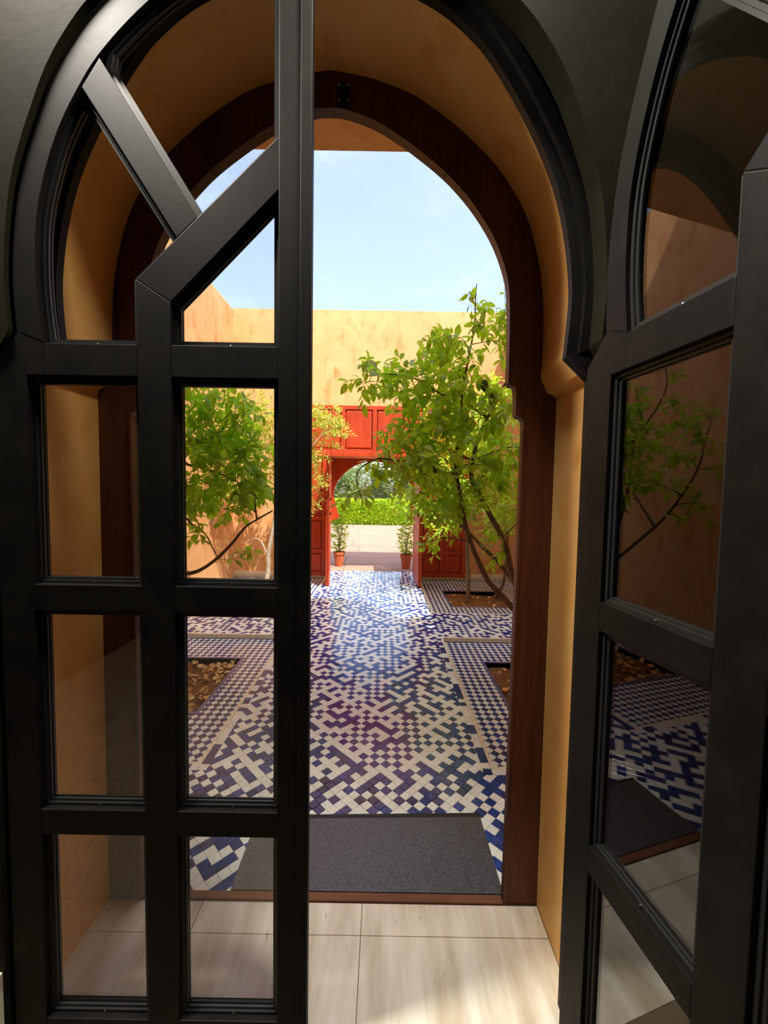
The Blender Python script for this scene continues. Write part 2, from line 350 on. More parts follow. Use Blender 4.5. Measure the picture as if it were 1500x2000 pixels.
for x, z in ((.033, 3.0), (.065, 3.0), (.033, 2.948), (.065, 2.948)):
    b = MB(); b.lathe([(.0001, .0), (.004, 0), (.004, .003), (.0001, .004)], 8)
    o = b.build('screw', 'steel', cp, smooth=50); o.matrix_local = Matrix.Translation((x, -.027, z)) @ Matrix.Rotation(PI / 2, 4, 'X')
b = MB(); b.box((-.914, 1.457, -.02), (.488, 1.489, .008)); b.build('door_threshold', 'threshold_wood', bevel=.003, label='worn reddish wooden threshold strip between travertine and doormat', cat='threshold')

# ================================================================== fixed black ring of the glazed doors
rg = empty('door_ring_frame', (-.205, 1.14, 0), label='black metal horseshoe frame fixed in the archway behind the doors', cat='door frame')
def offs(curve, d):
    out = []
    for i, p in enumerate(curve):
        a, c = Vector(curve[max(i - 1, 0)]), Vector(curve[min(i + 1, len(curve) - 1)]); u = (c - a).normalized(); out.append((p[0] - u.y * d, p[1] + u.x * d))
    return out
IN = RING_IN; OUT = offs(RING_IN, .062); OUT[0] = (0, OUT[0][1]); MID = offs(RING_IN, .03); MID[0] = (0, MID[0][1])
b = MB(); b.band(both(IN, cx=0), both(MID, cx=0), -.004, .02); b.build('stop_moulding', 'black_iron', rg, smooth=35, fix=True)
b = MB(); b.band(both(MID, cx=0), both(OUT, cx=0), -.019, .02); b.build('arch_frame', 'black_iron', rg, smooth=35, fix=True)
for s in (1, -1):
    b = MB(); b.prism([(s * .708, 1.982), (s * .772, 2.0), (s * .81, 1.965), (s * .832, 1.935), (s * .832, .0), (s * .775, .0), (s * .775, 1.92)], -.019, .02); b.build('jamb', 'black_iron', rg, fix=True)

# ================================================================== glazed door leaves
def leaf(root, sx, strip=True):
    # local: x = sx * distance from the hinge edge, y = depth from the room face, z = height
    T = .055; H2 = .835
    def P(l): return [(sx * s, z) for s, z in l]
    def part(name, poly, y0=0, y1=T, m='black_iron', **k):
        b = MB(); b.prism(P(poly), y0, y1); return b.build(name, m, root, fix=True, bevel=.0022, **k)
    def H(curve): return [(H2 - h, z) for h, z in curve]
    out, opn = H(LEAF_OUT), H(LEAF_OPEN)
    i0 = next(i for i, (h, z) in enumerate(LEAF_OPEN) if h >= .08)
    # arched rail: strip from the meeting stile to the impost
    b = MB(); n = 64
    def samp(c, n):
        L = [0]
        for p, q in zip(c, c[1:]): L.append(L[-1] + math.hypot(q[0] - p[0], q[1] - p[1]))
        r = []
        for k in range(n + 1):
            d = L[-1] * k / n; i = max(j for j in range(len(L)) if L[j] <= d + 1e-9); i = min(i, len(c) - 2)
            u = (d - L[i]) / (L[i + 1] - L[i]); r.append((c[i][0] + (c[i + 1][0] - c[i][0]) * u, c[i][1] + (c[i + 1][1] - c[i][1]) * u))
        return r
    lim = [(s, z) for s, z in out if s <= H2 - .08] ; lim2 = [(s, z) for s, z in opn if s <= H2 - .08]
    b.band(P(samp(lim, n)), P(samp(lim2, n)), 0, T); b.build('arched_rail', 'black_iron', root, smooth=40, fix=True)
    part('stile', [(0, .008), (0, 1.93), (.027, 1.955), (.069, 1.999), (.088, 1.999), (.139, 1.978), (.137, 1.973), (.137, 1.889), (.09, 1.889), (.09, .008)])
    b = MB(); b.prism(P([(.755, .008), (.755, 2.978), (.80, 3.062), (H2, 3.068), (H2, .008)]), 0, T); b.build('stile', 'black_iron', root, fix=True, bevel=.0022)
    part('mullion', [(.383, .008), (.383, 2.14), (.473, 2.082), (.473, .008)])
    part('rail', [(.137, 1.889), (.137, 1.973), (.383, 1.973), (.383, 1.889)]); part('rail', [(.473, 1.889), (.473, 1.973), (.755, 1.973), (.755, 1.889)])
    for z0, z1 in ((1.258, 1.33), (.618, .691), (.008, .06)):
        part('rail', [(.09, z0), (.09, z1), (.383, z1), (.383, z0)]); part('rail', [(.473, z0), (.473, z1), (.755, z1), (.755, z0)])
    part('diagonal_brace', [(.383, 2.14), (.755, 2.501), (.755, 2.369), (.473, 2.082)])
    part('spoke', [(.314 - .014, 2.661 + .022), (.545, 2.297), (.491, 2.245), (.273 - .02, 2.581 + .031)])
    if strip: part('astragal', [(.812, .012), (.812, 3.04), (.842, 3.04), (.842, .012)], -.009, .02)
    # panes
    def near(c, p): return min(range(len(c)), key=lambda i: (c[i][0] - p[0]) ** 2 + (c[i][1] - p[1]) ** 2)
    a1 = near(opn, (.318, 2.70)); a2 = near(opn, (.262, 2.60))
    panes = [
        [(.755, 2.501)] + [(.755, 2.978)] + [p for p in opn if p[0] < .75][:1000][:max(0, a1 - len([p for p in opn if p[0] >= .75]) + 1)] + [(.314 - .006, 2.661 + .010), (.545, 2.297)],
        [(.491, 2.245), (.273 - .006, 2.581 + .01)] + opn[a2 + 1:-1] + [(.137, 1.973), (.383, 1.973), (.383, 2.14)],
        [(.473, 1.973), (.755, 1.973), (.755, 2.369), (.473, 2.082)]]
    for z0, z1 in ((1.33, 1.889), (.691, 1.258), (.06, .618)):
        for x0, x1 in ((.09, .383), (.473, .755)): panes.append([(x0, z0), (x1, z0), (x1, z1), (x0, z1)])
    for pl in panes:
        out1, P0 = inset(pl, -.004); i1, _ = inset(pl, .009); i2, _ = inset(pl, .017)
        b = MB(); b.band(P(out1 + out1[:1]), P(i1 + i1[:1]), .016, .0265); b.band(P(out1 + out1[:1]), P(i1 + i1[:1]), .0325, .043)
        b.band(P(out1 + out1[:1]), P(i2 + i2[:1]), .0215, .0272); b.band(P(out1 + out1[:1]), P(i2 + i2[:1]), .0318, .037)
        bead = b.build('glazing_bead', 'bead', root, fix=True)
        ip, _ = inset(pl, .004)
        b = MB(); b.prism(P(ip), .0275, .0315); b.build('glass_pane', 'glass', root, fix=True)
        zb = min(z for s, z in pl); xm = [s for s, z in pl if abs(z - zb) < .002]; xm = sum(xm) / len(xm) + .01
        for yy, r in ((.016, PI / 2), (.043, -PI / 2)):
            b = MB(); b.lathe([(.0001, .0), (.0028, 0), (.0028, .002), (.0001, .003)], 8)
            o = b.build('screw', 'steel', bead, smooth=50); o.matrix_local = Matrix.Translation((sx * xm, yy, zb + .0045)) @ Matrix.Rotation(r, 4, 'X')
    return root
L1 = empty('glazed_door', (-1.04, 1.065, 0), label='closed black metal door leaf with nine glass panes, left of the opening', cat='door', kind='thing')
leaf(L1, 1)
L2 = empty('glazed_door', (.586, 1.078, 0), math.radians(98.5), label='open black metal door leaf with glass panes mirroring the courtyard', cat='door', kind='thing')
leaf(L2, -1, False)

# ================================================================== COURTYARD shell
XL, XR, YF = -2.76, 2.32, 7.3
b = MB(); b.box((XL - .3, 1.5, -.1), (XL, 7.8, 4.80)); b.build('wall_left', 'ochre', bevel=.02, label='tall ochre courtyard wall on the left, dappled with leaf shade', kind='structure')
b = MB(); b.box((XR, 1.5, -.1), (XR + .3, 7.8, 4.80)); b.build('wall_right', 'ochre', bevel=.02, label='tall ochre courtyard wall on the right', kind='structure')
GX0, GX1, GZ = -1.05, .63, 2.2
b = MB(); b.prism([(XL - .3, -.1), (GX0, -.1), (GX0, GZ), (GX1, GZ), (GX1, -.1), (XR + .3, -.1), (XR + .3, 4.82), (XL - .3, 4.82)], YF, YF + .45)
b.build('wall_far', 'ochre', fix=True, label='ochre end wall of the courtyard behind the red gate', kind='structure')
b = MB(); b.box((XL - .3, 1.5, 3.448), (XR + .3, 2.27, 3.62)); b.build('ceiling_portico', 'ochre', label='ochre soffit of the porch roof just outside the arch', kind='structure')
for nm, x0, x1 in (('trim_1', XL, -1.92), ('trim_2', 1.54, XR)):
    b = MB(); b.box((x0, YF - .018, 0), (x1, YF + .01, .07)); b.build(nm, 'white_base', bevel=.003, label='white skirting at the foot of the end wall, %s of the gate' % ('left' if x0 < 0 else 'right'), kind='structure')

# ---- mosaic paving
A = .0477; DR = -.05
def clip(poly, x0, x1, y0, y1):
    for ax, v, sg in ((0, x0, 1), (0, x1, -1), (1, y0, 1), (1, y1, -1)):
        o = []
        for i in range(len(poly)):
            p, q = poly[i - 1], poly[i]; ip, iq = (p[ax] - v) * sg >= 0, (q[ax] - v) * sg >= 0
            if ip != iq:
                u = (v - p[ax]) / (q[ax] - p[ax]); o.append((p[0] + (q[0] - p[0]) * u, p[1] + (q[1] - p[1]) * u))
            if iq: o.append(q)
        poly = o
        if len(poly) < 3: return []
    return poly
PXL, PXR, PN, PF, CN = -1.055, .665, 2.235, 4.27, 5.16        # planter edges: inner sides, near, far; cross strip ends at CN
rects = [(XL, XR, 1.49, PN), (PXL, PXR, PN, YF), (GX0, GX1, YF, 7.77), (XL, PXL, PF, CN), (PXR, XR, PF, CN)]
rnd = random.Random(11)
N = 190
col = {}
def base(i, j): return (i + j) % 2
G = [[base(i, j) for j in range(N)] for i in range(N)]
for _ in range(int(N * N * .24)):
    i, j = rnd.randrange(N), rnd.randrange(N); c = rnd.random() < .46; L = rnd.choice((2, 3, 3, 4, 4, 5)); dx, dy = rnd.choice(((1, 0), (0, 1)))
    for k in range(L):
        a, bb = i + dx * k, j + dy * k
        if a < N and bb < N: G[a][bb] = int(c)
for _ in range(6):                                        # no solid 2 x 2 blocks: the pattern is all bars, hooks and checks
    for i in range(N - 1):
        for j in range(N - 1):
            q = G[i][j] + G[i + 1][j] + G[i][j + 1] + G[i + 1][j + 1]
            if q in (0, 4) and rnd.random() < (.97 if q == 4 else .85):
                a, bb = rnd.choice(((i, j), (i + 1, j), (i, j + 1), (i + 1, j + 1))); G[a][bb] = 0 if q == 4 else 1
tm = {}
for nm, m in (('tile_white', 'white_tile'), ('tile_blue', 'blue_tile')):
    q = A / 2 - .0007; q2 = q - .0016; vs = [(-q2, -q2, 0), (q2, -q2, 0), (q2, q2, 0), (-q2, q2, 0), (-q, -q, -.0013), (q, -q, -.0013), (q, q, -.0013), (-q, q, -.0013), (-q, -q, -.008), (q, -q, -.008), (q, q, -.008), (-q, q, -.008)]
    b = MB(); b.add(vs, [(0, 1, 2, 3)] + [(4 + i, 4 + (i + 1) % 4, (i + 1) % 4, i) for i in range(4)] + [(8 + i, 8 + (i + 1) % 4, 4 + (i + 1) % 4, 4 + i) for i in range(4)])
    tm[m] = b.mesh(nm, m)
pv = MB()
for x0, x1, y0, y1 in rects: pv.box((x0, y0, -.1), (x1, y1, -.0035))
pave = pv.build('pavement', 'grout', label='blue and white mosaic tile paving of the courtyard', kind='structure')
cells = []; c45 = math.cos(PI / 4); O = (-.2, 1.5)
for i in range(-95, 95):
    for j in range(-95, 95):
        x = O[0] + (i * A - j * A) * c45; y = O[1] + (i * A + j * A) * c45 + 3.0
        if XL - .1 < x < XR + .1 and 1.4 < y < 7.9: cells.append((x, y, 'white_tile' if G[(i + 95) % N][(j + 95) % N] == 0 else 'blue_tile'))
def inmat(x, y): return -.6 < x < .51 and y < 1.88
cand = sorted([c for c in cells if any(x0 + .04 < c[0] < x1 - .04 and y0 + .04 < c[1] < y1 - .04 for x0, x1, y0, y1 in rects) and not inmat(c[0], c[1]) and -.66 * c[1] < c[0] < .345 * c[1]], key=lambda c: c[1])[:300]
cs = set((c[0], c[1]) for c in cand)
for x, y, m in cand:
    o = link('tile', tm[m], pave); o.location = (x, y, rnd.uniform(-.0006, .0003)); o.rotation_euler = (rnd.gauss(0, .012), rnd.gauss(0, .012), PI / 4)
def tilemesh(cells, a, rects, z=0, skip=()):
    b = MB(); q = (a / 2 - .0007) * math.sqrt(2)
    for x, y, m in cells:
        if (x, y) in skip: continue
        gx, gy = rnd.gauss(0, .012), rnd.gauss(0, .012); dz = rnd.uniform(-.0006, .0003)
        full = [(x - q, y), (x, y - q), (x + q, y), (x, y + q)]
        for r in rects:
            if x + q < r[0] or x - q > r[1] or y + q < r[2] or y - q > r[3]: continue
            p = clip(full, *r)
            if len(p) < 3: continue
            n = len(p); zz = [z + dz + (px - x) * gx + (py - y) * gy for px, py in p]
            ar = sum(p[k][0] * p[(k + 1) % n][1] - p[(k + 1) % n][0] * p[k][1] for k in range(n))
            if abs(ar) < 4e-6: continue
            o = list(range(n)) if ar > 0 else list(range(n))[::-1]
            b.add([(p[k][0], p[k][1], zz[k]) for k in o] + [(p[k][0], p[k][1], z - .006) for k in o], [tuple(range(n))] + [(k + n, (k + 1) % n + n, (k + 1) % n, k) for k in range(n)], 0 if m == 'white_tile' else 1)
    return b
tilemesh(cells, A, rects, skip=cs).build('mosaic', ['white_tile', 'blue_tile'], pave, kind='stuff')

# ---- planters: sunk checkered border round an earth pit
def planter(name, X0, X1, Y0, Y1, px0, px1, py0, py1, label, inner, near):
    root = empty(name, ((px0 + px1) / 2, (py0 + py1) / 2, 0), label=label, cat='tree pit', group='checkered tree pits in the courtyard')
    ox, oy = root.location.x, root.location.y
    def fix(o): o.location = (o.location.x - ox, o.location.y - oy, o.location.z); return o
    R = [(X0, X1, Y0, py0 - .03), (X0, X1, py1 + .03, Y1), (X0, px0 - .03, py0 - .03, py1 + .03), (px1 + .03, X1, py0 - .03, py1 + .03)]
    b = MB()
    for r in R: b.box((r[0], r[2], -.2), (r[1], r[3], DR - .004))
    fix(b.build('bed', 'grout', root))
    b = MB(); e = .03
    b.box((px0 - e, py0 - e, DR - .1), (px1 + e, py0, DR + .002)); b.box((px0 - e, py1, DR - .1), (px1 + e, py1 + e, DR + .002)); b.box((px0 - e, py0, DR - .1), (px0, py1, DR + .002)); b.box((px1, py0, DR - .1), (px1 + e, py1, DR + .002))
    fix(b.build('pit_edge', 'violet_tile', root))
    b = MB(); e = .004
    b.box((px0 - e, py0 - e, -.3), (px1 + e, py0, DR - .006)); b.box((px0 - e, py1, -.3), (px1 + e, py1 + e, DR - .006)); b.box((px0 - e, py0, -.3), (px0, py1, DR - .006)); b.box((px1, py0, -.3), (px1 + e, py1, DR - .006))
    fix(b.build('pit_wall', 'travertine_pit', root))
    # soil
    b = MB(); n = 26
    vs = []; fs = []
    for j in range(n + 1):
        for i in range(n + 1):
            x = px0 + (px1 - px0) * i / n; y = py0 + (py1 - py0) * j / n
            vs.append((x, y, DR - .055 + .022 * noise.noise(Vector((x * 5, y * 5, 0))) + .012 * noise.noise(Vector((x * 22, y * 22, 3)))))
    for j in range(n):
        for i in range(n): k = j * (n + 1) + i; fs.append((k, k + 1, k + n + 2, k + n + 1))
    b.add(vs, fs); fix(b.build('soil', 'soil', root, smooth=60, kind='stuff'))
    # step riser of narrow upright tiles, white nosing, blue line
    b = MB(); w = .03
    for x0, x1, y0, y1 in ((X0, X1, Y1 - .001, Y1 + .02), (X0, X1, Y0 - .02, Y0 + .001)) + (((X1 - .001, X1 + .02, Y0 - .02, Y1 + .02),) if inner > 0 else ((X0 - .02, X0 + .001, Y0 - .02, Y1 + .02),)):
        b.box((x0, y0, DR), (x1, y1, .0006))
    fix(b.build('step_edge', 'cream_tile', root))
    k = 0; x = X0
    b = MB(); e = .012
    b.box((X0, Y1 - e, DR - .003), (X1, Y1 - .001, DR + .003)); b.box((X0, Y0 + .001, DR - .003), (X1, Y0 + e, DR + .003))
    if inner > 0: b.box((X1 - e, Y0, DR - .003), (X1 - .001, Y1, DR + .003))
    else: b.box((X0 + .001, Y0, DR - .003), (X0 + e, Y1, DR + .003))
    fix(b.build('blue_line', 'blue_tile', root))
    if near:
        me = {}
        for m in ('white_tile', 'cream_tile'):
            b = MB(); b.box((-.0118, -.003, -.0225), (.0118, .001, .0225)); me[m] = b.mesh('riser_tile', m)
        x = X0 + .0125
        while x < X1:
            o = link('riser_tile', me['cream_tile'], root); o.location = (x, Y1 - .0012, DR / 2 + .001); fix(o); x += .025
    # checkered tiles, set at 45 degrees
    a2 = .0450; d = a2 * math.sqrt(2) / 2; cc = []
    cx, cy = (X1 if inner > 0 else X0), Y0
    ni, nj = int((X1 - X0) / d) + 2, int((Y1 - Y0) / d) + 2
    for i in range(-ni, ni + 1):
        for j in range(-1, nj):
            if (i + j) % 2 == 0:
                x, y = cx + i * d, cy + j * d
                if X0 - d < x < X1 + d: cc.append((x, y, 'blue_tile' if i % 2 == 0 else 'white_tile'))
    skip = set()
    if near:
        q = a2 / 2 - .0007; q2 = q - .0014; tt = {}
        for m in ('white_tile', 'blue_tile'):
            b = MB(); b.add([(-q2, -q2, 0), (q2, -q2, 0), (q2, q2, 0), (-q2, q2, 0), (-q, -q, -.0012), (q, -q, -.0012), (q, q, -.0012), (-q, q, -.0012), (-q, -q, -.006), (q, -q, -.006), (q, q, -.006), (-q, q, -.006)],
                [(0, 1, 2, 3)] + [(4 + i, 4 + (i + 1) % 4, (i + 1) % 4, i) for i in range(4)] + [(8 + i, 8 + (i + 1) % 4, 4 + (i + 1) % 4, 4 + i) for i in range(4)])
            tt[m] = b.mesh('tile', m)
        vis = sorted([c for c in cc if any(r[0] + d < c[0] < r[1] - d and r[2] + d < c[1] < r[3] - d for r in R) and -.66 * c[1] < c[0] < .345 * c[1] + .0], key=lambda c: c[1])[:270]
        for x, y, m in vis:
            skip.add((x, y)); o = link('tile', tt[m], root); o.location = (x, y, DR + rnd.uniform(-.0005, .0003)); o.rotation_euler = (rnd.gauss(0, .012), rnd.gauss(0, .012), PI / 4); fix(o)
    fix(tilemesh(cc, a2, R, DR, skip).build('checker_tiles', ['white_tile', 'blue_tile'], root, kind='stuff'))
    # fallen leaves
    lm = []
    for k in range(4):
        b = MB(); L = .048 + .009 * k; w = .020; h = .004 + .003 * k
        b.add([(0, 0, 0), (L * .35, w, h), (L * .7, w * .8, h), (L, 0, .002 * k), (L * .7, -w * .8, h * 1.3), (L * .35, -w, h), (L * .5, 0, -.001)], [(0, 6, 1), (1, 6, 2), (2, 6, 3), (3, 6, 4), (4, 6, 5), (5, 6, 0)])
        lm.append(b.mesh('fallen_leaf', 'litter'))
    cnt = 270 if (near and inner > 0) else (60 if near else 14)
    for k in range(cnt):
        x, y = rnd.uniform(px0 + .03, px1 - .04), rnd.uniform(py0 + .03, py1 - .04)
        o = link('fallen_leaf', rnd.choice(lm), root); o.location = (x, y, DR - .036 + rnd.uniform(0, .016)); fix(o); o.rotation_euler = (rnd.gauss(0, .35), rnd.gauss(0, .35), rnd.uniform(0, 6.28)); o.scale = [rnd.uniform(.7, 1.3)] * 3
    return root
pl = {}
pl['nl'] = planter('tree_pit', XL, PXL - .0, PN, PF, -2.28, -1.36, 2.84, 3.76, 'near tree pit with leaf litter in a sunken checkered border, seen through the closed door', 1, True)
pl['nr'] = planter('tree_pit', PXR + .0, XR, PN, PF, 1.0, 1.92, 2.84, 3.76, 'near tree pit in a sunken checkered border beside the wooden frame, right', -1, True)
pl['fl'] = planter('tree_pit', XL, PXL, CN, YF, -2.3, -1.36, 5.62, 6.5, 'far tree pit left of the path, in front of the red gate panel', 1, False)
pl['fr'] = planter('tree_pit', PXR, XR, CN, YF, 1.0, 1.90, 5.62, 6.5, 'far tree pit right of the path with a slim trunk in it', -1, False)
# border row of mixed tiles along the planters
def rowt(x, y, w, l, m, ry=0):
    key = ('r', m, round(w, 3), round(l, 3))
    if key not in tm:
        b = MB(); b.box((-w / 2 + .0007, -l / 2 + .0007, -.006), (w / 2 - .0007, l / 2 - .0007, .0012)); tm[key] = b.mesh('border_tile', m)
    o = link('border_tile', tm[key], pave); o.location = (x, y, 0)
for X, s in ((PXL, 1), (PXR, -1)):
    for y0, y1 in ((PN - .07, PF + .02),):
        y = y0
        while y < y1 - .02:
            l = rnd.choice((.05, .05, .09)); l = min(l, y1 - y); rowt(X + s * .0465, y + l / 2, .05, l, rnd.choice(('blue_tile', 'white_tile', 'white_tile'))); y += l
for x0, x1 in ((XL, PXL + .02), (PXR - .02, XR)):
    x = x0 if x0 > 0 else x1
    sg = 1 if x0 > 0 else -1
    while (x < x1 - .02) if sg > 0 else (x > x0 + .02):
        l = rnd.choice((.05, .05, .09)); rowt(x + sg * l / 2, PN - .045, l, .05, rnd.choice(('blue_tile', 'white_tile', 'white_tile'))); x += sg * l

# ---- doormat
b = MB(); b.slab([(-.585, 1.492), (.5, 1.492), (.497, 1.885), (-.59, 1.85)], .001, .009); dm = b.build('doormat', 'mat_fibre', bevel=.002, label='dark grey doormat on the mosaic tiles outside the threshold', cat='doormat')
b = MB(); b.slab([(-.587, 1.832), (-.59, 1.853), (.499, 1.888), (.502, 1.866)], .0015, .0098); b.build('hem', 'mat_edge', dm)

# ================================================================== red gate
gt = empty('wooden_gate', (-.21, YF, 0), label='large red panelled wooden gate with two open leaves in the end wall', cat='gate')
def gpanel(root, name, x0, x1, z0, z1, y=-.06, rails=.07, cols=1, th=.05, rows=None, m='gate_wood'):
    b = MB(); b.box((x0, y + .035, z0), (x1, y + .045, z1)); p = b.build(name, m, root)
    xs = [x0 + (x1 - x0) * i / cols for i in range(cols + 1)]; zs = [z0 + (z1 - z0) * r for r in (rows or (0, 1))]
    for i, x in enumerate(xs):
        w = rails if 0 < i < cols else rails; a, c = (x - w / 2, x + w / 2) if 0 < i < cols else ((x, x + w) if i == 0 else (x - w, x))
        b = MB(); b.box((a, y, z0), (c, y + th, z1)); b.build('stile', m, p, bevel=.004)
    for i, z in enumerate(zs):
        a, c = (z - rails / 2, z + rails / 2) if 0 < i < len(zs) - 1 else ((z, z + rails) if i == 0 else (z - rails, z))
        b = MB(); b.box((x0, y + .003, a), (x1, y + th - .003, c)); b.build('rail', m, p, bevel=.004)
    for i in range(cols):
        for j in range(len(zs) - 1):
            a, c = xs[i] + rails * (1 if i == 0 else .5) + .022, xs[i + 1] - rails * (1 if i == cols - 1 else .5) - .022
            lo, hi = zs[j] + rails * (1 if j == 0 else .5) + .022, zs[j + 1] - rails * (1 if j == len(zs) - 2 else .5) - .022
            if c - a > .03 and hi - lo > .03:
                b = MB(); b.box((a, y + .010, lo), (c, y + .036, hi)); b.build('raised_panel', m, p, bevel=.016)
    return p
gpanel(gt, 'side_panel', -1.69, -.85, 0.02, 2.26, cols=2, rows=(0, .2, .47, .53, 1))
gpanel(gt, 'side_panel', .85, 1.72, 0.02, 2.26, cols=2, rows=(0, .2, .47, .53, 1))
gpanel(gt, 'upper_panel', -1.69, 1.72, 2.27, 3.12, cols=6, rows=(0, 1))
b = MB(); b.box((-1.71, -.085, 2.2), (1.74, .0, 2.285)); b.build('lintel', 'gate_wood', gt, bevel=.006)
# horseshoe arch board in the opening
ar = [(0, 2.15), (.12, 2.135), (.28, 2.07), (.42, 1.96), (.53, 1.82), (.60, 1.68), (.625, 1.52), (.61, 1.38), (.575, 1.22), (.53, 1.06)]
ar = [(x * 1.21, z) for x, z in catmull(ar, 4)] + [(.74, 1.03), (.815, .98), (.815, .0)]
inn = [(x, z) for x, z in ar]; L = [(-x, z) for x, z in inn[1:]][::-1] + inn
outr = []
for x, z in L:
    if z > 1.75: outr.append((max(-.85, min(.85, x * 1.4)), 2.2))
    else: outr.append((math.copysign(.85, x), z))
b = MB(); b.band(L, outr, .30, .34); b.build('arch_board', 'gate_wood', gt, smooth=30, fix=True)
# open leaves: hinge at the wall, swung towards the camera
def gleaf(hx, sx, ang):
    r = empty('gate_leaf', (hx, -.03, 0)); r.parent = gt; r.rotation_euler = (0, 0, ang)
    th = .055; Wd = .80
    b = MB(); b.box((0, -.018, .02), (Wd, .018, 2.1)); b.build('panel_board', 'gate_wood', r)
    def rail(x0, x1, z0, z1):
        b.box((x0, -th / 2, z0), (x1, th / 2, z1))
    b = MB(); rail(0, .09, .02, 2.1); rail(Wd - .09, Wd, .02, 2.1)
    for z0, z1 in ((.02, .16), (.42, .5), (.98, 1.08), (1.12, 1.2), (2.0, 2.1)): rail(.09, Wd - .09, z0, z1)
    b.build('leaf_frame', 'gate_wood', r)
    for z0, z1 in ((.18, .40), (.53, .95), (1.23, 1.97)):
        for s in (-1, 1):
            b = MB(); b.box((.115, s * .018 if s > 0 else -.026, z0), (Wd - .115, .026 if s > 0 else -.018, z1)); b.build('raised_panel', 'gate_wood', r, bevel=.006)
    b = MB()
    for z in (1.18, 1.42): b.box((Wd - .06, th / 2, z), (Wd - .035, th / 2 + .02, z + .05))
    for z in (1.18, 1.42): b.box((Wd - .06, -th / 2 - .02, z), (Wd - .035, -th / 2, z + .05))
    b.build('latch', 'black_iron', r)
gleaf(-.79, 1, math.radians(-84)); gleaf(.78, -1, math.radians(-87.5))

# ================================================================== beyond the gate
b = MB(); b.box((-14, 7.75, -.4), (14, 60, -.03)); b.build('ground', 'earth', label='bare earth ground beyond the gate', kind='structure')
pt = MB(); pt.box((-3.5, 7.77, -.2), (3.4, 18.3, -.016)); pw = pt.build('path', 'joint', label='pale pink stone path beyond the gate', kind='structure')
y = 7.775
while y < 18.2:
    h = rnd.uniform(.75, 1.25); x = -3.5 + rnd.uniform(0, .5) - .8
    while x < 3.4:
        w = rnd.uniform(2.2, 3.6); a, c = max(x, -3.5), min(x + w, 3.4)
        if c - a > .1:
            b = MB(); b.box((a + .009, y + .014, -.1), (c - .009, min(y + h, 18.3) - .014, 0 + rnd.uniform(-.004, .003))); b.build('slab', 'path', pw, bevel=.008)
        x += w
    y += h
def leafmesh(kind):
    b = MB()
    if kind == 'lemon': L, w, h = .105, .027, .012
    elif kind == 'fine': L, w, h = .055, .011, .004
    else: L, w, h = .09, .03, .01
    b.add([(0, 0, 0), (L * .25, w * .8, h * .5), (L * .55, w, h * .4), (L * .82, w * .55, -h * .1), (L, 0, -h * 1.2), (L * .82, -w * .55, -h * .1), (L * .55, -w, h * .4), (L * .25, -w * .8, h * .5), (L * .25, 0, 0), (L * .55, 0, -h * .2), (L * .82, 0, -h * .6)],
          [(0, 8, 1), (1, 8, 9, 2), (2, 9, 10, 3), (3, 10, 4), (0, 7, 8), (7, 6, 9, 8), (6, 5, 10, 9), (5, 4, 10)])
    return b
def scatter(name, mname, pts, parent, kind='lemon', size=(.7, 1.2), r=None, single=0, label=None):
    """leaves at pts = [(position, direction)]; the first `single` as objects, the rest joined"""
    r = r or rnd; L = leafmesh(kind); me = L.mesh('leaf', mname, 80) if single else None
    b = MB(); V = [Vector(v) for v in L.v]
    ox = parent.matrix_world.translation if parent else Vector((0, 0, 0))
    for k, (p, d) in enumerate(pts):
        X = d.normalized(); up = Vector((r.gauss(0, .35), r.gauss(0, .35), 1)); Y = up.cross(X)
        if Y.length < .05: Y = Vector((1, 0, 0)).cross(X)
        Y.normalize(); Z = X.cross(Y); s = r.uniform(*size)
        M = Matrix((X, Y, Z)).transposed()
        if k < single:
            o = link('leaf', me, parent); o.location = p - parent.location; o.rotation_euler = M.to_euler(); o.scale = (s, s, s)
        else:
            n = len(b.v); b.v += [tuple(p + M @ (v * s)) for v in V]; b.f += [tuple(i + n for i in f) for f in L.f]; b.m += [0] * len(L.f)
    if b.v:
        o = b.build(name, mname, parent, smooth=80, kind='stuff', label=label)
        if parent: o.location = -parent.location
        return o
def rv(s=1): return Vector((rnd.gauss(0, s), rnd.gauss(0, s), rnd.gauss(0, s)))
# hedge
hd = empty('hedge', (-.3, 19.4, 0), label='clipped bright green hedge at the end of the path', cat='hedge')
pts = []
for k in range(15000):
    x = rnd.uniform(-4.5, 4.0); f = rnd.random()
    if f < .6: p = Vector((x, 18.7 + rnd.uniform(-.08, .06), rnd.uniform(.02, 1.1)))
    else: p = Vector((x, rnd.uniform(18.7, 20.1), 1.1 + rnd.uniform(-.06, .05)))
    pts.append((p, Vector((rnd.gauss(0, .6), -.7 + rnd.gauss(0, .4), .3 + rnd.gauss(0, .5)))))
scatter('foliage', 'hedge_leaf', pts, hd, 'hedge', (.7, 1.3))
b = MB(); b.box((-4.5, 18.78, 0), (4.0, 20.1, 1.06)); o = b.build('twigs', 'hedge_leaf', hd); o.location = -hd.location
